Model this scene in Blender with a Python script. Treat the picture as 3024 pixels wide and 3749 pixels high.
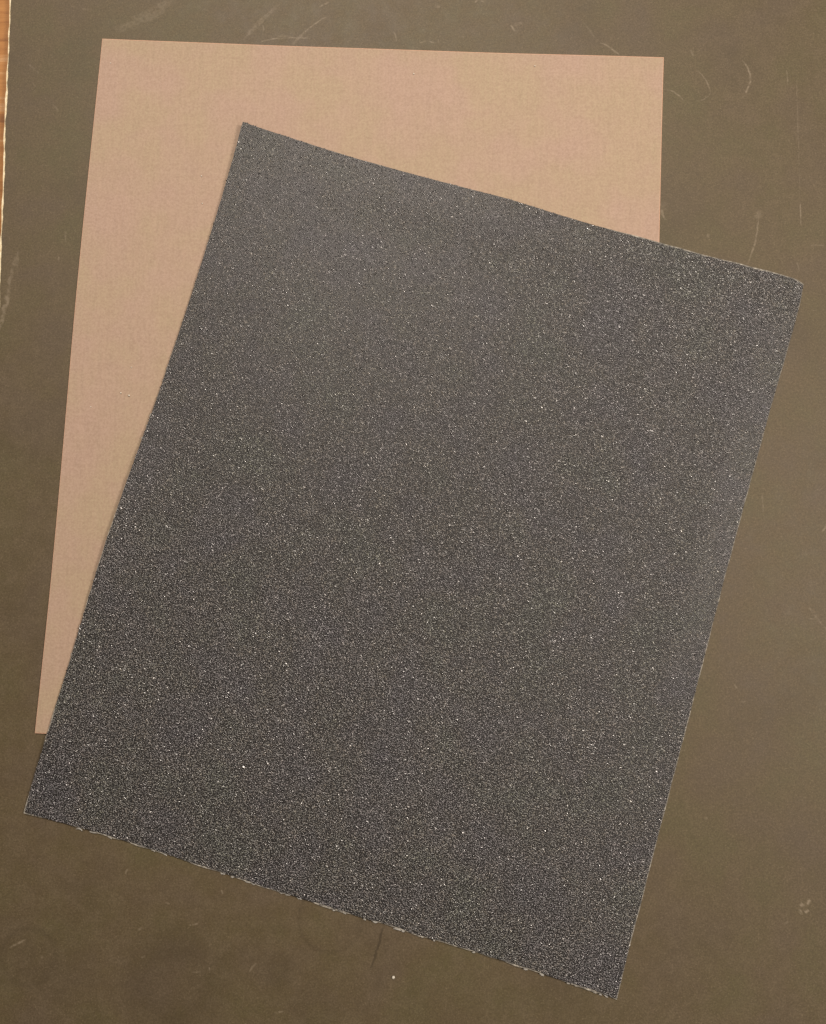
import bpy, bmesh, math
import numpy as np
from mathutils import Matrix, Euler, Vector

for o in list(bpy.data.objects):
    bpy.data.objects.remove(o)
S = bpy.context.scene
C = S.collection

# ------------------------------------------------------------------ camera, light, exposure
CAM_H = 0.3157
F_PX, PW, PH = 3028.0, 3024.0, 3749.0          # a phone's main lens, in photo pixels
ROT = (math.radians(5.34), math.radians(1.05), 0.0)
cam = bpy.data.cameras.new('camera')
cam.sensor_fit = 'VERTICAL'
cam.sensor_height = 36.0
cam.sensor_width = 36.0
cam.lens = 36.0 * F_PX / PH
cam.clip_start, cam.clip_end = 0.01, 50.0
camera = bpy.data.objects.new('camera', cam)
C.objects.link(camera)
camera.location = (0, 0, CAM_H)
camera.rotation_euler = ROT
S.camera = camera

world = bpy.data.worlds.new('World')
S.world = world
world.use_nodes = True
wb = world.node_tree.nodes['Background']
wb.inputs[0].default_value = (1.0, 0.90, 0.79, 1)   # a warm, evenly lit room
wb.inputs[1].default_value = 0.08

def area(name, loc, target, size, energy, col):
    l = bpy.data.lights.new(name, 'AREA')
    l.shape = 'DISK'
    l.size = size
    l.energy = energy
    l.color = col
    o = bpy.data.objects.new(name, l)
    C.objects.link(o)
    o.location = loc
    d = Vector(target) - Vector(loc)
    o.rotation_euler = d.to_track_quat('-Z', 'Y').to_euler()
    return o

area('ceiling_lamp', (-0.10, 0.75, 1.00), (0, 0.02, 0), 0.42, 13.6, (1.0, 0.89, 0.77))
area('side_lamp', (0.80, 0.02, 0.90), (0, 0.0, 0), 0.36, 10.6, (1.0, 0.89, 0.77))

S.view_settings.view_transform = 'Standard'
S.view_settings.look = 'None'
S.view_settings.exposure = -0.09
S.view_settings.gamma = 1.0
S.view_settings.use_curve_mapping = False
S.cycles.use_denoising = False
S.cycles.max_bounces = 6

# ------------------------------------------------------------------ helpers
RM = np.array(Euler(ROT).to_matrix())

def px(x, y, z=0.0):
    """photo pixels (arrays allowed) -> points on the level plane at height z"""
    x = np.asarray(x, float); y = np.asarray(y, float)
    d = np.stack([(x - PW / 2) / F_PX, -(y - PH / 2) / F_PX, -np.ones_like(x)], -1) @ RM.T
    t = (z - CAM_H) / d[..., 2]
    p = d * t[..., None]
    p[..., 2] += CAM_H
    return p

PXM = CAM_H / F_PX            # metres per photo pixel near the middle
rng = np.random.default_rng(7)

def link(name, me, mat=None, parent=None, **props):
    o = bpy.data.objects.new(name, me)
    C.objects.link(o)
    if mat is not None:
        me.materials.append(mat)
    o.parent = parent
    for k, v in props.items():
        o[k] = v
    return o

def thing(name, label, category, **props):
    o = bpy.data.objects.new(name, None)
    C.objects.link(o)
    o.empty_display_size = 0.02
    o['label'] = label
    o['category'] = category
    for k, v in props.items():
        o[k] = v
    return o

def mesh(name, verts, faces, smooth=False):
    me = bpy.data.meshes.new(name)
    me.from_pydata([tuple(v) for v in verts], [], [tuple(f) for f in faces])
    if smooth:
        me.polygons.foreach_set('use_smooth', [True] * len(me.polygons))
    me.update()
    return me

def fast_tris(name, verts, tris):
    me = bpy.data.meshes.new(name)
    n, m = len(verts), len(tris)
    me.vertices.add(n)
    me.vertices.foreach_set('co', np.ascontiguousarray(verts, dtype=np.float32).ravel())
    me.loops.add(3 * m)
    me.loops.foreach_set('vertex_index', np.ascontiguousarray(tris, dtype=np.int32).ravel())
    me.polygons.add(m)
    me.polygons.foreach_set('loop_start', np.arange(0, 3 * m, 3, dtype=np.int32))
    me.update(calc_edges=True)
    me.validate()
    return me

def slab(name, top, thick, smooth=True):
    """closed sheet from a grid of top points (nu, nv, 3) and a thickness"""
    nu, nv = top.shape[:2]
    bot = top.copy(); bot[..., 2] -= thick
    v = np.concatenate([top.reshape(-1, 3), bot.reshape(-1, 3)])
    N = nu * nv
    idx = np.arange(N).reshape(nu, nv)
    a, b, c, d = idx[:-1, :-1].ravel(), idx[1:, :-1].ravel(), idx[1:, 1:].ravel(), idx[:-1, 1:].ravel()
    f = np.concatenate([np.stack([a, d, c, b], 1), np.stack([a, b, c, d], 1) + N])
    ring = np.concatenate([idx[:, 0], idx[-1, 1:], idx[-2::-1, -1], idx[0, -2:0:-1]])
    r2 = np.roll(ring, -1)
    f = np.concatenate([f, np.stack([ring, r2, r2 + N, ring + N], 1)])
    me = mesh(name, v, f.tolist())
    bm = bmesh.new(); bm.from_mesh(me)
    bmesh.ops.recalc_face_normals(bm, faces=bm.faces)
    bm.to_mesh(me); bm.free()
    if smooth:
        fl = [True] * (2 * len(a)) + [False] * len(ring)
        me.polygons.foreach_set('use_smooth', fl)
        rs = set(ring.tolist()) | set((ring + N).tolist())
        for ed in me.edges:
            i, j = ed.vertices
            if i in rs and j in rs:
                ed.use_edge_sharp = True
    return me

# ---- node helpers
class NT:
    def __init__(self, name):
        self.mat = bpy.data.materials.new(name)
        self.mat.use_nodes = True
        self.t = self.mat.node_tree
        self.t.nodes.clear()
        self.out = self.n('ShaderNodeOutputMaterial')
        self.bsdf = self.n('ShaderNodeBsdfPrincipled')
        self.l(self.bsdf.outputs[0], self.out.inputs[0])
    def n(self, kind, **kw):
        x = self.t.nodes.new(kind)
        for k, v in kw.items():
            setattr(x, k, v)
        return x
    def l(self, a, b):
        self.t.links.new(a, b)
    def put(self, sock, v):
        if isinstance(v, bpy.types.NodeSocket):
            self.l(v, sock)
        elif v is not None:
            sock.default_value = v
    def math(self, op, a, b=None, c=None, clamp=False):
        x = self.n('ShaderNodeMath', operation=op, use_clamp=clamp)
        for s, v in zip(x.inputs, (a, b, c)):
            self.put(s, v)
        return x.outputs[0]
    def obj(self):
        return self.n('ShaderNodeTexCoord').outputs['Object']
    def noise(self, vec, scale, detail=2.0, rough=0.5, color=False, dist=0.0):
        x = self.n('ShaderNodeTexNoise')
        self.put(x.inputs['Vector'], vec)
        x.inputs['Scale'].default_value = scale
        x.inputs['Detail'].default_value = detail
        x.inputs['Roughness'].default_value = rough
        x.inputs['Distortion'].default_value = dist
        return x.outputs['Color' if color else 'Fac']
    def map(self, vec, loc=(0, 0, 0), rot=(0, 0, 0), scale=(1, 1, 1), kind='POINT'):
        x = self.n('ShaderNodeMapping', vector_type=kind)
        self.put(x.inputs[0], vec)
        x.inputs['Location'].default_value = loc
        x.inputs['Rotation'].default_value = rot
        x.inputs['Scale'].default_value = scale
        return x.outputs[0]
    def ramp(self, fac, stops, interp='LINEAR'):
        x = self.n('ShaderNodeValToRGB')
        x.color_ramp.interpolation = interp
        e = x.color_ramp.elements
        while len(e) < len(stops):
            e.new(0.5)
        for el, (p, c) in zip(e, stops):
            el.position = p
            el.color = c if len(c) == 4 else (*c, 1)
        self.put(x.inputs[0], fac)
        return x.outputs[0]
    def range(self, v, a, b, c=0.0, d=1.0):
        x = self.n('ShaderNodeMapRange')
        self.put(x.inputs[0], v)
        for i, q in zip((1, 2, 3, 4), (a, b, c, d)):
            x.inputs[i].default_value = q
        return x.outputs[0]
    def mix(self, fac, a, b, blend='MIX'):
        x = self.n('ShaderNodeMix', data_type='RGBA', blend_type=blend)
        self.put(x.inputs[0], fac)
        self.put(x.inputs[6], a if isinstance(a, bpy.types.NodeSocket) else (*a, 1))
        self.put(x.inputs[7], b if isinstance(b, bpy.types.NodeSocket) else (*b, 1))
        return x.outputs[2]
    def bump(self, h, strength, dist):
        x = self.n('ShaderNodeBump')
        x.inputs['Strength'].default_value = strength
        x.inputs['Distance'].default_value = dist
        self.put(x.inputs['Height'], h)
        self.l(x.outputs[0], self.bsdf.inputs['Normal'])
    def set(self, **kw):
        for k, v in kw.items():
            s = self.bsdf.inputs[k.replace('_', ' ')]
            if isinstance(v, tuple) and len(v) == 3:
                v = (*v, 1)
            self.put(s, v)

# ------------------------------------------------------------------ materials
def wood_material():
    m = NT('honey_wood')
    p = m.obj()
    q = m.map(p, rot=(0, 0, math.radians(-14)), scale=(14, 135, 60))
    w = m.noise(q, 1.0, 4, 0.6, dist=1.2)
    fine = m.noise(m.map(p, rot=(0, 0, math.radians(-14)), scale=(150, 2600, 400)), 1.0, 3)
    c = m.ramp(w, [(0.30, (0.19, 0.072, 0.018)), (0.44, (0.38, 0.165, 0.045)),
                   (0.58, (0.46, 0.215, 0.065)), (0.70, (0.56, 0.34, 0.17))])
    c = m.mix(m.range(fine, 0.35, 0.7, 0, 0.35), c, (0.26, 0.10, 0.022))
    m.set(Base_Color=c, Roughness=0.42)
    m.bump(w, 0.15, 0.0003)
    return m.mat

def core_material():
    m = NT('pale_board_core')
    p = m.obj()
    n = m.noise(p, 900, 4, 0.6)
    c = m.ramp(n, [(0.3, (0.62, 0.47, 0.27)), (0.55, (0.86, 0.75, 0.52)), (0.8, (0.95, 0.88, 0.68))])
    m.set(Base_Color=c, Roughness=0.9)
    m.bump(n, 0.6, 0.0004)
    return m.mat

# scratches on the dark board: x1, y1, x2, y2 (photo pixels), bow, half width, strength
SCR = [
    (640, -10, 410, 112, 0.06, 26, 0.26), (1030, 12, 890, 147, -0.03, 11, 0.42),
    (945, 156, 1030, 139, 0.04, 3.2, 0.85), (1026, 139, 1135, 138, 0, 3.0, 0.8),
    (1197, 60, 1102, 128, -0.03, 4.2, 0.85), (1112, 122, 1068, 164, 0, 8, 0.42),
    (1207, 6, 1168, 26, 0, 5, 0.5), (959, 90, 964, 118, 0.1, 3.5, 0.5), (1075, 132, 1010, 130, 0.05, 6, 0.25),
    (1870, 88, 1890, 114, -0.1, 6, 0.9), (1880, 92, 1915, 82, 0, 8, 0.35), (1605, 143, 1606, 159, 0, 2.6, 1.0),
    (1570, 150, 1604, 158, 0, 3.5, 0.6), (1437, 112, 1452, 154, 0.1, 4, 0.4), (1535, 158, 1560, 148, 0, 3.5, 0.5),
    (1590, 22, 1612, 26, 0, 8, 0.35), (1738, 10, 1748, 0, 0, 4, 0.5), (1760, 4, 1772, 6, 0, 4, 0.5),
    (1680, 133, 1700, 136, 0, 6, 0.45), (2178, 145, 2275, 206, 0.04, 4.5, 0.6), (2135, 80, 2180, 140, 0, 5, 0.22),
    (2717, 218, 2714, 362, 0.20, 5.5, 0.85), (2550, 256, 2602, 345, 0.10, 3.4, 0.5), (2602, 338, 2545, 370, 0.15, 3.2, 0.35),
    (2530, 180, 2541, 210, 0, 5, 0.4), (2430, 327, 2506, 373, 0.12, 4, 0.6), (2876, 250, 2882, 332, 0.05, 3.2, 0.45),
    (2930, 735, 2933, 828, 0, 3.2, 0.75), (2915, 250, 2930, 740, 0.0, 3, 0.25), (2777, 780, 2735, 972, 0.05, 4.2, 0.55),
    (2785, 770, 2765, 805, 0, 14, 0.28), (2419, 762, 2435, 808, 0, 5.2, 0.6), (2440, 740, 2425, 770, 0, 16, 0.18),
    (2950, 906, 3024, 902, 0.1, 4, 0.28), (2918, 955, 2926, 995, 0, 4, 0.3), (2595, 855, 2594, 870, 0, 8, 0.35),
    (2960, 2222, 2993, 2268, 0.05, 5, 0.6), (2990, 2262, 3030, 2310, 0, 4, 0.35), (2958, 2266, 2995, 2264, 0, 3, 0.3),
    (3008, 1948, 3030, 1920, 0, 5, 0.5), (2688, 2503, 2699, 2523, 0, 5, 0.42), (2714, 2562, 2732, 2566, -0.3, 4, 0.35),
    (2929, 3318, 2940, 3306, 0, 9, 0.7), (2954, 3312, 2966, 3292, 0, 8, 0.9), (2926, 3344, 2938, 3338, 0, 9, 0.6),
    (2946, 3342, 2961, 3330, 0, 8, 1.0), (2870, 3382, 2888, 3376, 0, 5, 0.35), (2576, 2999, 2592, 2994, 0, 6, 0.35),
    (66, 915, 60, 1000, 0.0, 7, 0.35), (62, 930, 28, 1085, -0.03, 9, 0.42), (34, 1060, -5, 1215, 0.0, 12, 0.62),
    (241, 845, 237, 892, 0, 4.5, 0.35), (217, 935, 212, 962, 0, 4, 0.35), (100, 232, 145, 268, 0, 4.5, 0.35),
    (190, 380, 212, 410, 0.1, 4.5, 0.3), (120, 300, 132, 318, 0, 4, 0.35), (300, 30, 345, 38, 0, 5, 0.3),
    (34, 3470, 98, 3438, 0, 5, 0.6), (458, 3200, 468, 3178, 0, 4, 0.45), (502, 3404, 545, 3386, 0, 5, 0.38),
    (692, 3387, 726, 3382, 0, 4, 0.75), (516, 3507, 534, 3498, 0, 4, 0.55), (765, 3540, 767, 3562, 0, 3.2, 1.0),
    (605, 3303, 622, 3312, 0, 5, 0.4), (908, 3564, 938, 3522, 0, 5, 0.42), (1002, 3710, 1040, 3701, 0, 5, 0.42),
    (811, 3258, 814, 3275, 0, 4, 0.6), (150, 3508, 158, 3502, 0, 4, 0.5), (205, 2775, 245, 2771, 0, 5, 0.3),
    (700, 3560, 745, 3557, 0, 4, 0.25), (2400, 2760, 2520, 2745, 0, 4, 0.25), (2790, 1800, 2795, 1880, 0, 4, 0.3),
]
DARK = [(1404, 3385, 1352, 3560, 0.02, 6, 0.55)]
RINGS = [(105, 3502, 100, 18, 0.42), (1210, 3366, 116, 11, 0.24), (1010, 3560, 40, 45, 0.30), (640, 3600, 120, 110, 0.30), (1150, 3700, 60, 60, 0.18)]

def board_material(SCR, DARK, RINGS):
    m = NT('dark_olive_board_face')
    p = m.obj()
    big = m.noise(p, 26, 3, 0.55)
    hue = m.noise(m.map(p, loc=(3, 1, 0)), 38, 3, 0.55)
    mid = m.noise(p, 190, 4, 0.6)
    fine = m.noise(p, 1500, 3, 0.6)
    base = m.ramp(hue, [(0.34, (0.108, 0.087, 0.040)), (0.46, (0.112, 0.084, 0.042)), (0.54, (0.113, 0.082, 0.045)), (0.66, (0.111, 0.080, 0.050))])
    base = m.mix(m.range(big, 0.48, 0.28, 0, 0.45), base, (0.070, 0.052, 0.027))
    base = m.mix(m.range(mid, 0.42, 0.70, 0, 0.38), base, (0.160, 0.120, 0.074))
    base = m.mix(m.range(fine, 0.34, 0.66, 0, 0.62), base, (0.062, 0.045, 0.022))
    spk = m.noise(m.map(p, loc=(9, 3, 0)), 2100, 2, 0.6)
    base = m.mix(m.range(spk, 0.56, 0.78, 0, 0.55), base, (0.22, 0.170, 0.105))
    # scattered pale flecks: tiny thin dashes in three directions, gathered in patches
    patch = m.range(m.noise(m.map(p, loc=(7, 2, 0)), 17, 3, 0.6), 0.44, 0.68)
    fl = None
    for a, s in ((20, 1.0), (80, 1.3), (140, 0.9)):
        q = m.map(p, rot=(0, 0, math.radians(a)), scale=(160 * s, 900 * s, 1))
        k = m.range(m.noise(q, 1.0, 2, 0.5), 0.70, 0.80)
        fl = k if fl is None else m.math('MAXIMUM', fl, k)
    fleck = m.math('MULTIPLY', m.math('MULTIPLY', fl, patch), 0.26)
    # the individual scratches
    grain = m.range(m.noise(p, 700, 3, 0.6), 0.34, 0.60, 0.05, 1.0)
    wob = m.noise(m.map(p, loc=(1, 5, 0)), 420, 2, 0.5)
    wob = m.math('SUBTRACT', wob, 0.5)
    def scratch(x1, y1, x2, y2, bow, w, s):
        a, b = px([x1, x2], [y1, y2])
        d = b - a
        L = float(np.hypot(d[0], d[1])); ang = math.atan2(d[1], d[0])
        wm = w * PXM
        q = m.map(p, loc=(a[0], a[1], 0), rot=(0, 0, ang), scale=(L, wm, 1), kind='TEXTURE')
        sep = m.n('ShaderNodeSeparateXYZ'); m.l(q, sep.inputs[0])
        u, v = sep.outputs[0], sep.outputs[1]
        v = m.math('ADD', v, m.math('MULTIPLY', wob, 2.2))
        u1 = m.math('SUBTRACT', 1.0, u)
        par = m.math('MULTIPLY', u, u1)
        if bow:
            v = m.math('MULTIPLY_ADD', par, -4 * bow * L / wm, v)
        k = m.math('SUBTRACT', 1.0, m.math('ABSOLUTE', v), clamp=True)
        return m.math('MULTIPLY', k, m.math('MULTIPLY', par, 9.0 * s, clamp=True)), s
    tot = None
    for t in SCR:
        k, s = scratch(*t)
        k = m.math('MINIMUM', k, s)
        tot = k if tot is None else m.math('MAXIMUM', tot, k)
    tot = m.math('MULTIPLY', tot, grain)
    tot = m.math('MAXIMUM', tot, fleck)
    col = m.mix(m.math('MULTIPLY', tot, 0.62), base, (0.34, 0.275, 0.20))
    dk = 0.0
    for t in DARK:
        k, s = scratch(*t)
        dk = m.math('MINIMUM', k, s)
    for (cx, cy, r, w, s) in RINGS:
        c = px(cx, cy)
        q = m.map(p, loc=(c[0], c[1], 0), scale=(w * PXM,) * 3, kind='TEXTURE')
        ln = m.n('ShaderNodeVectorMath', operation='LENGTH'); m.l(q, ln.inputs[0])
        k = m.math('ABSOLUTE', m.math('SUBTRACT', ln.outputs['Value'], r / w))
        k = m.math('MULTIPLY', m.math('SUBTRACT', 1.0, k, clamp=True), s)
        k = m.math('MULTIPLY', k, m.range(big, 0.35, 0.6, 0.3, 1.0))
        dk = m.math('MAXIMUM', dk, k)
    col = m.mix(dk, col, (0.035, 0.024, 0.012))
    m.set(Base_Color=col, Roughness=m.range(mid, 0.3, 0.7, 0.56, 0.66), Specular_IOR_Level=0.46)
    m.bump(fine, 0.10, 0.00012)
    return m.mat

def brown_material():
    m = NT('fine_brown_abrasive')
    p = m.obj()
    hue = m.noise(p, 28, 3, 0.55)
    fine = m.noise(p, 1300, 3, 0.65)
    streak = m.noise(m.map(p, rot=(0, 0, math.radians(3)), scale=(900, 60, 1)), 1.0, 3, 0.6)
    spk = m.noise(m.map(p, loc=(4, 4, 0)), 2600, 1, 0.5)
    c = m.ramp(hue, [(0.38, (0.448, 0.318, 0.250)), (0.47, (0.440, 0.322, 0.240)), (0.55, (0.430, 0.328, 0.226)), (0.63, (0.428, 0.334, 0.224))])
    c = m.mix(m.range(fine, 0.34, 0.66, 0.0, 0.55), c, (0.29, 0.192, 0.138))
    c = m.mix(m.range(streak, 0.35, 0.65, 0.0, 0.20), c, (0.52, 0.365, 0.27))
    weft = m.noise(m.map(p, rot=(0, 0, math.radians(3)), scale=(60, 900, 1)), 1.0, 3, 0.6)
    c = m.mix(m.range(weft, 0.40, 0.68, 0.0, 0.09), c, (0.30, 0.20, 0.145))
    c = m.mix(m.range(spk, 0.76, 0.84, 0, 0.5), c, (0.7, 0.58, 0.44))
    m.set(Base_Color=c, Roughness=0.72, Specular_IOR_Level=0.35)
    m.bump(fine, 0.35, 0.00016)
    return m.mat

def pink_paper_material():
    m = NT('pinkish_paper')
    n = m.noise(m.obj(), 1200, 3)
    m.set(Base_Color=m.ramp(n, [(0.3, (0.52, 0.30, 0.20)), (0.7, (0.66, 0.42, 0.30))]), Roughness=0.85)
    return m.mat

def cream_paper_material():
    m = NT('cream_backing_paper')
    p = m.obj()
    n = m.noise(p, 700, 4, 0.65)
    c = m.ramp(n, [(0.32, (0.080, 0.074, 0.066)), (0.48, (0.21, 0.195, 0.170)), (0.70, (0.50, 0.465, 0.40))])
    m.set(Base_Color=c, Roughness=0.9)
    m.bump(n, 0.5, 0.0002)
    return m.mat

def fibre_material():
    m = NT('torn_white_fibre')
    n = m.noise(m.obj(), 1500, 3)
    m.set(Base_Color=m.ramp(n, [(0.3, (0.26, 0.25, 0.23)), (0.7, (0.50, 0.48, 0.44))]), Roughness=0.9)
    return m.mat

def resin_material():
    m = NT('black_resin')
    n = m.noise(m.obj(), 1400, 3)
    m.set(Base_Color=m.ramp(n, [(0.3, (0.012, 0.011, 0.011)), (0.7, (0.032, 0.029, 0.028))]), Roughness=0.5)
    return m.mat

def grit_material(shiny=False):
    m = NT('glinting_carbide_grit' if shiny else 'black_carbide_grit')
    geo = m.n('ShaderNodeNewGeometry')
    r = geo.outputs['Random Per Island']
    p = m.obj()
    c = m.ramp(r, [(0.0, (0.016, 0.0148, 0.0152)), (0.40, (0.036, 0.0325, 0.0315)),
                   (0.76, (0.070, 0.0625, 0.058)), (0.94, (0.118, 0.106, 0.095)), (1.0, (0.20, 0.182, 0.158))])
    tint = m.noise(p, 34, 5, 0.62)
    c = m.mix(0.8, c, m.ramp(tint, [(0.34, (0.88, 0.89, 1.22)), (0.44, (0.98, 0.95, 1.12)), (0.52, (1.04, 1.0, 0.96)), (0.64, (0.93, 1.08, 0.94))]), 'MULTIPLY')
    if shiny:
        m.set(Base_Color=c, Roughness=m.range(r, 0, 1, 0.07, 0.16), IOR=2.3)
    else:
        r2 = m.math('FRACT', m.math('MULTIPLY', r, 37.7))
        m.set(Base_Color=c, Roughness=m.ramp(r2, [(0.0, (0.16,) * 3), (0.16, (0.21,) * 3), (0.22, (0.27,) * 3), (1.0, (0.50,) * 3)]), IOR=1.9)
    return m.mat

def pale_grain_material():
    m = NT('pale_grain')
    n = m.noise(m.obj(), 1500, 2)
    m.set(Base_Color=m.ramp(n, [(0.3, (0.55, 0.50, 0.42)), (0.7, (0.78, 0.74, 0.66))]), Roughness=0.35)
    return m.mat

# the face is one mesh of four zones; each zone's material carries the scratches lying in it
def zone(x, y):
    if y > 2650: return 3
    if x > 2200 and y > 165: return 2
    return 0 if x < 1350 else 1
ZONES = [[t for t in SCR if zone((t[0] + t[2]) / 2, (t[1] + t[3]) / 2) == z] for z in range(4)]
print([len(z) for z in ZONES])
M_wood, M_core = wood_material(), core_material()
M_boards = [board_material(ZONES[z], DARK if z == 3 else [], RINGS if z == 3 else []) for z in range(4)]
M_brown, M_pink, M_cream, M_fib = brown_material(), pink_paper_material(), cream_paper_material(), fibre_material()
M_resin, M_grit, M_shiny, M_pale = resin_material(), grit_material(), grit_material(True), pale_grain_material()

# ------------------------------------------------------------------ wooden table
T_BOARD = 0.0032
tv = np.zeros((2, 2, 3))
tv[:, :, 0] = [[-0.55, -0.55], [0.65, 0.65]]
tv[:, :, 1] = [[-0.55, 0.60], [-0.55, 0.60]]
tv[:, :, 2] = -T_BOARD - 0.0002
link('table_top', slab('table_top', tv, 0.025, smooth=False), M_wood, kind='structure',
     label='honey coloured wooden table top under the board')

# ------------------------------------------------------------------ the dark board with its pale torn edge
board = thing('backing_board', 'dark olive brown scuffed board with a torn cream edge, lying under both sheets', 'board')
board.location = (0, 0, -T_BOARD)
# left edge traced from the photo, then continued straight
ey = np.array([0, 140, 290, 500, 640, 900, 1060.])
ex = np.array([43, 35, 29, 20, 14, 7, 0.5])
P = px(ex, ey)
k = np.polyfit(P[:, 1], P[:, 0], 1)
yy = np.linspace(-0.36, 0.36, 1200)
def wander(n, sc, seed):
    r = np.random.default_rng(seed).normal(size=n + 200)
    kern = np.exp(-0.5 * (np.arange(-60, 61) / sc) ** 2); kern /= np.sqrt((kern ** 2).sum())
    return np.convolve(r, kern, 'same')[100:100 + n]
face_x = np.polyval(k, yy) + 0.00012 * wander(1200, 2, 1) + 0.00012 * wander(1200, 12, 2)
core_x = np.polyval(k, yy) - 0.00078 + 0.00014 * wander(1200, 3, 3) + 0.00016 * wander(1200, 18, 4)
core_x = np.minimum(core_x, face_x - 0.00025)
def strip(x0, z, xr, n_in=2):
    g = np.zeros((2, len(yy), 3))
    g[0, :, 0] = x0; g[1, :, 0] = xr
    g[:, :, 1] = yy; g[:, :, 2] = z
    return g
link('pale_core', slab('pale_core', strip(core_x, -0.00028 + T_BOARD, 0.36), 0.0029, smooth=False), M_core, board,
     label='cream fibre core showing along the torn edge')
# dark face: a sheet split along zone borders (photo x 1350 and 2200, y 165 and 2650)
def face_mesh():
    xs = [px(1350, 900)[0], px(2200, 900)[0]]
    ysp = [px(1500, 165)[1], px(1500, 2650)[1]]
    yl = np.sort(np.r_[yy, ysp])
    fx = np.interp(yl, yy, face_x)
    g = np.zeros((4, len(yl), 3))
    for i, xc in enumerate((fx, xs[0], xs[1], 0.3597)):
        g[i, :, 0] = xc
    g[:, :, 1] = yl
    g[:, :, 2] = T_BOARD
    me = slab('dark_face', g, 0.00026, smooth=False)
    for mm in M_boards:
        me.materials.append(mm)
    for poly in me.polygons:
        c = poly.center
        poly.material_index = 3 if c.y < ysp[1] else (2 if (c.x > xs[1] and c.y < ysp[0]) else (0 if c.x < xs[0] else 1))
    return me
link('dark_face', face_mesh(), None, board)

# ------------------------------------------------------------------ sheets from their traced edges
def edge(pts, z):
    pts = np.array(pts, float)
    w = px(pts[:, 0], pts[:, 1], z)[:, :2]
    s = np.r_[0, np.cumsum(np.hypot(*np.diff(w, axis=0).T))]
    s /= s[-1]
    def f(t):
        # smooth cubic (Catmull-Rom) through the traced points
        t = np.clip(np.asarray(t, float), 0, 1)
        i = np.clip(np.searchsorted(s, t, 'right') - 1, 0, len(s) - 2)
        tan = np.gradient(w, s, axis=0)
        h = (s[i + 1] - s[i])
        q = (t - s[i]) / h
        h00 = 2 * q**3 - 3 * q**2 + 1; h10 = q**3 - 2 * q**2 + q
        h01 = -2 * q**3 + 3 * q**2; h11 = q**3 - q**2
        return (h00[:, None] * w[i] + (h10 * h)[:, None] * tan[i] + h01[:, None] * w[i + 1] + (h11 * h)[:, None] * tan[i + 1])
    return f

def coons(top, right, bottom, left):
    """u along top/bottom (left to right), v down; edges run left->right / top->bottom"""
    c = [e(np.array([q]))[0] for e, q in ((top, 0.), (top, 1.), (bottom, 0.), (bottom, 1.))]
    def f(u, v):
        u = np.asarray(u, float); v = np.asarray(v, float)
        sh = u.shape
        u, v = u.ravel(), v.ravel()
        U, V = u[:, None], v[:, None]
        p = (1 - V) * top(u) + V * bottom(u) + (1 - U) * left(v) + U * right(v)
        p -= (1 - U) * (1 - V) * c[0] + U * (1 - V) * c[1] + (1 - U) * V * c[2] + U * V * c[3]
        return p.reshape(*sh, 2)
    return f

# --- fine brown sheet
ZB = 0.00048
brown = thing('fine_sandpaper_sheet', 'smooth tan brown fine grit sandpaper sheet, partly covered by the black one', 'sandpaper')
TLb, TRb, BLb = (374.5, 141.7), (2430, 210), (128, 2684)
w3 = px([TLb[0], TRb[0], BLb[0]], [TLb[1], TRb[1], BLb[1]], ZB)
BRw = w3[1] + w3[2] - w3[0]
def back_px(p):
    q = (np.asarray(p, float) - [0, 0, CAM_H]) @ RM
    return PW / 2 + F_PX * q[0] / -q[2], PH / 2 - F_PX * q[1] / -q[2]
BRb = back_px(BRw)
bt = edge([TLb, (800, 159), (1345, 178), (1800, 193), TRb], ZB)
brr = edge([TRb, (2424, 430), (2414, 860), BRb], ZB)
bb = edge([BLb, BRb], ZB)
blf = edge([TLb, (270, 1180), (228, 1665), (179, 2200), BLb], ZB)
bc = coons(bt, brr, bb, blf)
u, v = np.meshgrid(np.linspace(0, 1, 60), np.linspace(0, 1, 72), indexing='ij')
def brown_z(u, v):
    d = np.minimum(np.minimum(u, 1 - u) * 0.2286, np.minimum(v, 1 - v) * 0.2794)
    return (0.00010 + 0.00012 * np.sin(9 * u + 5 * v) ** 2) * np.exp(-d / 0.006)
def grid3(f, u, v, z):
    g = np.zeros((*u.shape, 3)); g[..., :2] = f(u, v); g[..., 2] = z
    return g
link('paper_backing', slab('paper_backing', grid3(bc, u, v, ZB - 0.00010 + brown_z(u, v)), 0.00026), M_pink, brown,
     label='thin pinkish paper rim round the brown face')
e = 0.0010
link('abrasive_face', slab('abrasive_face', grid3(bc, e + u * (1 - 2 * e), e + v * (1 - 2 * e), ZB + brown_z(u, v)), 0.00009), M_brown, brown)

# --- coarse black sheet
black = thing('coarse_sandpaper_sheet', 'black coarse grit sandpaper sheet with glittering grains, lying on top of the brown one', 'sandpaper')
TL, TR, BR, BL = (893, 457), (2943, 1040), (2258, 3660), (85, 2975)
ZK = 0.0011
kt = edge([TL, (1100, 519), (1300, 580), (1500, 635), (1700, 688), (1860, 730), (1930, 751), (2000, 772), (2100, 803), (2412, 888), (2500, 913), (2750, 977), (2880, 1010), (2922, 1026), TR], ZK)
kr = edge([TR, (2930, 1100), (2821, 1500), (2659, 2100), (2505, 2700), (2401, 3100), BR], ZK)
kb = edge([BL, (300, 3036), (600, 3127), (900, 3228), (1230, 3333), (1475, 3408), (1700, 3476), (1912, 3545), (2120, 3612), BR], ZK)
kl = edge([TL, (848, 610), (790, 800), (594, 1400), (480, 1730), (386, 2000), (230, 2500), (140, 2790), BL], ZK)
kc = coons(kt, kr, kb, kl)
KW, KH = 0.2286, 0.2794
TB = 0.00035                                   # backing paper thickness
def sstep(a, b, x):
    t = np.clip((x - a) / (b - a), 0, 1); return t * t * (3 - 2 * t)
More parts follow.
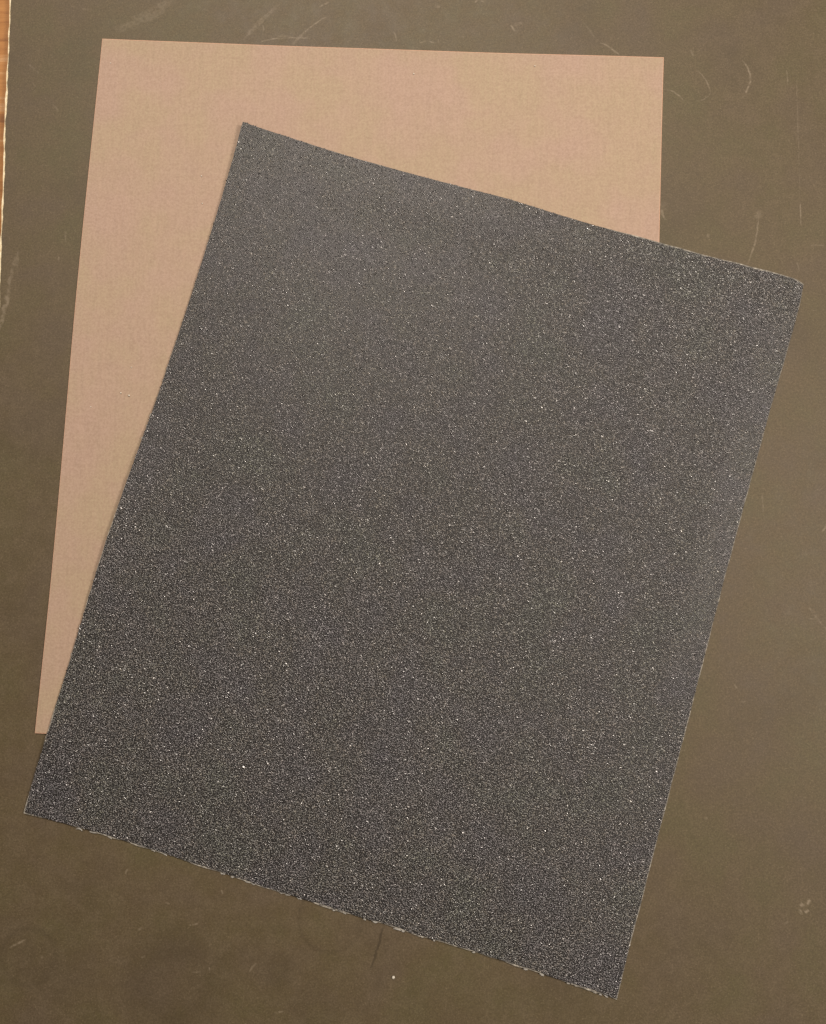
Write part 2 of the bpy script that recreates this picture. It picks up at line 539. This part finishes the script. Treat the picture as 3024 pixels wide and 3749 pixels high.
def black_z(u, v):
    """height of the top of the paper: lies on the brown sheet, left rim and corner curl up, upper and right rims roll down"""
    z = 0.00066 + TB - 0.00050 * np.maximum(sstep(0.88, 1.0, v), sstep(0.86, 1.0, u))
    dl, dt = u * KW, v * KH
    dr = (1 - u) * KW
    z = z + 0.0020 * np.exp(-(dl + 0.8 * dt) / 0.018) + 0.0014 * np.exp(-dl / 0.010) * sstep(0.38, 0.56, v) * (1 - sstep(0.62, 0.80, v)) + 0.0003 * np.exp(-dt / 0.010) * np.exp(-((u - 0.47) / 0.05) ** 2)
    z = z + 0.0007 * np.exp(-((dt - 0.012) / 0.010) ** 2) * sstep(0.10, 0.3, u)
    z = z + 0.0007 * np.exp(-((dr - 0.012) / 0.010) ** 2) * sstep(0.02, 0.10, v) * (1 - sstep(0.45, 0.75, v))
    z = z + 0.00015 * np.sin(7 * u + 2) * np.sin(6 * v + 1) + 0.00015
    return z
u, v = np.meshgrid(np.linspace(0, 1, 150), np.linspace(0, 1, 180), indexing='ij')
g = grid3(kc, u, v, black_z(u, v))
# a slightly uneven cut
for sl, n, sd, ax in ((np.s_[:, 0], 150, 11, 1), (np.s_[:, -1], 150, 12, 1), (np.s_[0, :], 180, 13, 0), (np.s_[-1, :], 180, 14, 0)):
    amp = 0.00022 if sd == 12 else 0.00008
    g[sl][..., ax] += amp * np.clip(wander(n, 1.3, sd), -1.5, 1.5)
# rounded worn corners
link('paper_backing', slab('paper_backing', g, TB), M_cream, black, label='cream backing paper showing as a thin rim')

# how far the black coat stops short of each edge (metres)
def inset_t(u): return 0.00002 + 0.00038 * sstep(0.60, 0.78, u) + 0.00014 * np.interp(u, np.linspace(0, 1, 200), np.abs(wander(200, 2, 21))) * (0.15 + sstep(0.6, 0.75, u))
def inset_r(v): return 0.00006 + 0.00012 * sstep(0.12, 0.25, v) + 0.00010 * np.interp(v, np.linspace(0, 1, 220), np.abs(wander(220, 2, 22)))
def inset_b(u): return 0.00010 + 0.00022 * sstep(0.05, 0.15, u) * np.interp(u, np.linspace(0, 1, 240), np.clip(0.6 + 0.7 * wander(240, 3, 23), 0, 2))
def inset_l(v): return 0.00003 + 0.00022 * sstep(0.35, 0.5, v) * np.interp(v, np.linspace(0, 1, 240), np.clip(0.4 + 0.8 * wander(240, 2, 24), 0, 2))
u0 = inset_l(v) / KW; u1 = 1 - inset_r(v) / KW
v0 = inset_t(u) / KH; v1 = 1 - inset_b(u) / KH
uu, vv = u0 + u * (u1 - u0), v0 + v * (v1 - v0)
link('resin_coat', slab('resin_coat', grid3(kc, uu, vv, black_z(uu, vv) + 0.00006), 0.00005), M_resin, black)

# --- the grit itself: real faceted grains glued all over the coat
SP = 0.00053
nx, ny = int(KW / SP), int(KH / SP)
gu, gv = np.meshgrid((np.arange(nx) + 0.5) / nx, (np.arange(ny) + 0.5) / ny, indexing='ij')
gu = (gu + rng.uniform(-0.5, 0.5, gu.shape) / nx).ravel()
gv = (gv + rng.uniform(-0.5, 0.5, gv.shape) / ny).ravel()
gu = np.clip(gu, 0, 1); gv = np.clip(gv, 0, 1)
gu = inset_l(gv) / KW + gu * (1 - inset_l(gv) / KW - inset_r(gv) / KW)
gv = inset_t(gu) / KH + gv * (1 - inset_t(gu) / KH - inset_b(gu) / KH)
pos = kc(gu, gv)
h = 1e-3
zc = black_z(gu, gv)
du, dv = kc(np.clip(gu + h, 0, 1), gv) - kc(np.clip(gu - h, 0, 1), gv), None
sx = (black_z(gu + h, gv) - black_z(gu - h, gv)) / (2 * h * KW)
sy = -(black_z(gu, gv + h) - black_z(gu, gv - h)) / (2 * h * KH)
an = -0.287                                    # sheet's turn on the table
gxw = sx * math.cos(an) - sy * math.sin(an)
gyw = sx * math.sin(an) + sy * math.cos(an)
N = len(gu)
R = rng.uniform(0.00022, 0.00037, N)
shiny = rng.random(N) < 0.026
R[shiny] *= 1.35
# grain = ring of 5 foot points, tilted triangular crown on top
ang0 = rng.uniform(0, 2 * math.pi, N)
foot = np.zeros((N, 5, 3)); crown = np.zeros((N, 3, 3))
asp = rng.uniform(0.65, 1.25, N)
for k5 in range(5):
    a = ang0 + k5 * 2 * math.pi / 5 + rng.uniform(-0.35, 0.35, N)
    rr = R * rng.uniform(0.8, 1.2, N)
    foot[:, k5, 0] = rr * np.cos(a) * asp; foot[:, k5, 1] = rr * np.sin(a) / asp; foot[:, k5, 2] = 0.00002
hgt = R * rng.uniform(0.35, 0.85, N)
tilt = np.abs(rng.normal(0, 0.40, N)); tdir = rng.uniform(0, 2 * math.pi, N)
for k3 in range(3):
    a = ang0 + k3 * 2 * math.pi / 3 + rng.uniform(-0.3, 0.3, N)
    rr = R * rng.uniform(0.35, 0.65, N)
    x, y = rr * np.cos(a), rr * np.sin(a)
    crown[:, k3, 0] = x * asp; crown[:, k3, 1] = y / asp
    crown[:, k3, 2] = np.maximum(hgt + np.tan(np.clip(tilt, 0, 1.0)) * (x * np.cos(tdir) + y * np.sin(tdir)), 0.00006)
V = np.concatenate([foot, crown], 1)
turn = rng.uniform(0, 2 * math.pi, N)
c_, s_ = np.cos(turn)[:, None], np.sin(turn)[:, None]
X, Y = V[..., 0] * c_ - V[..., 1] * s_, V[..., 0] * s_ + V[..., 1] * c_
Zg = V[..., 2] + X * gxw[:, None] + Y * gyw[:, None] + zc[:, None] + 0.00003
V = np.stack([X + pos[:, None, 0], Y + pos[:, None, 1], Zg], -1).reshape(-1, 3)
F = np.array([[5, 6, 7], [0, 1, 5], [1, 6, 5], [1, 2, 6], [2, 3, 6], [3, 7, 6], [3, 4, 7], [4, 0, 7], [0, 5, 7]])
T = (F[None] + (np.arange(N) * 8)[:, None, None]).reshape(-1, 3)
gm = fast_tris('abrasive_grit', V, T)
go = link('abrasive_grit', gm, M_grit, black, kind='stuff')
gm.materials.append(M_shiny)
gm.polygons.foreach_set('material_index', np.repeat(shiny.astype(np.int32), 9))
print('grains', N, 'tris', len(T))

# --- torn paper fibres along the lower cut edge
def fibre_mesh(L, w, seed):
    r = np.random.default_rng(seed)
    n = 6
    top = np.zeros((n, 3, 3))
    t = np.linspace(-0.5, 0.5, n)
    bend = r.normal(0, 0.12)
    for j, q in enumerate((-0.5, 0, 0.5)):
        top[:, j, 0] = t * L + r.normal(0, 0.03 * L, n)
        top[:, j, 1] = q * w * (1 - (2 * t) ** 2 * 0.6) + bend * L * t * t * 4 + r.normal(0, 0.10 * w, n)
        top[:, j, 2] = 0.00012 + 0.00006 * (j == 1) + r.uniform(0, 0.00004, n)
    return slab('paper_fibre', top, 0.00009, smooth=False)
FIB = [(560, 16, 5), (600, 26, 6), (815, 24, 8), (850, 14, 7), (905, 30, 8), (925, 18, 6), (1030, 20, 6), (1052, 24, 7), (1092, 20, 9),
       (1100, 12, 6), (1222, 18, 10), (1262, 14, 6), (1335, 12, 9), (1372, 26, 7), (1455, 34, 7), (1476, 14, 10), (1535, 12, 9), (1546, 14, 8),
       (1590, 10, 9), (1735, 14, 6), (1925, 18, 8), (1985, 20, 8), (2082, 12, 9), (2112, 14, 8), (2180, 16, 9), (2200, 12, 7), (2240, 22, 6),
       (290, 30, 6), (340, 34, 6), (400, 22, 5)]
kbx = np.linspace(0, 1, 400); kbp = kb(kbx)
ang_b = math.atan2(*(kbp[-1] - kbp[0])[::-1])
for i, (fx, L, w) in enumerate(FIB):
    # where the lower edge has this pixel column
    pxs = np.array([back_px([*q, ZK])[0] for q in kbp[::8]])
    t = float(np.interp(fx, pxs, kbx[::8]))
    q = kb(np.array([t]))[0]
    o = link('paper_fibre', fibre_mesh(L * 0.8 * PXM, w * 0.75 * PXM, 100 + i), M_fib, black)
    nrm = np.array([math.sin(ang_b), -math.cos(ang_b)])
    off = q + nrm * (0.0001 + 0.00015 * rng.random())
    o.location = (off[0], off[1], float(black_z(np.array([t]), np.array([1.0]))[0]) - 0.00022)
    o.rotation_euler = (0, 0, ang_b + rng.normal(0, 0.15))

klp = kl(kbx)
pys = np.array([back_px([*q, ZK])[1] for q in klp[::8]])
for i, (fy, L, w) in enumerate(((1345, 9, 6), (1520, 14, 7), (1558, 8, 5), (1603, 13, 7), (2290, 9, 5), (2395, 10, 5))):
    t = float(np.interp(fy, pys, kbx[::8]))
    q = kl(np.array([t]))[0]
    o = link('paper_fibre', fibre_mesh(L * PXM, w * 0.7 * PXM, 300 + i), M_fib, black)
    o.location = (q[0] - 0.0001, q[1], float(black_z(np.array([0.0]), np.array([t]))[0]) - 0.00022)
    o.rotation_euler = (0, 0, ang_b + math.pi / 2 + rng.normal(0, 0.2))

# ------------------------------------------------------------------ loose pale grains
def grain_mesh(r, seed):
    g_ = np.random.default_rng(seed)
    bm = bmesh.new()
    bmesh.ops.create_icosphere(bm, subdivisions=1, radius=r)
    for vv_ in bm.verts:
        vv_.co *= g_.uniform(0.75, 1.2)
        vv_.co.z *= 0.7
    zmin = min(q.co.z for q in bm.verts)
    for q in bm.verts:
        q.co.z -= zmin
    me = bpy.data.meshes.new('loose_grain'); bm.to_mesh(me); bm.free()
    return me
def loose(x, y, r, z, label, group=None):
    p = px(x, y, z)
    o = link('loose_grain', grain_mesh(r * PXM, int(x + y)), M_pale)
    o.location = (p[0], p[1], z)
    o['label'] = label; o['category'] = 'grain'
    if group:
        o['group'] = group
zb = ZB
loose(1440, 3576, 5.5, 0.0, 'white loose grain lying alone on the dark board below the black sheet')
LB = 'tiny pale loose grain lying on the brown sheet'
for x, y, r in ((1515, 271, 3.0), (1958, 243, 3.0), (473, 1448, 3.6), (443, 1439, 3.0), (482, 1345, 2.6), (333, 1490, 2.4),
                (741, 745, 2.8), (738, 645, 2.6), (405, 232, 2.6)):
    loose(x, y, r, zb, LB, 'grains scattered on the brown sheet')
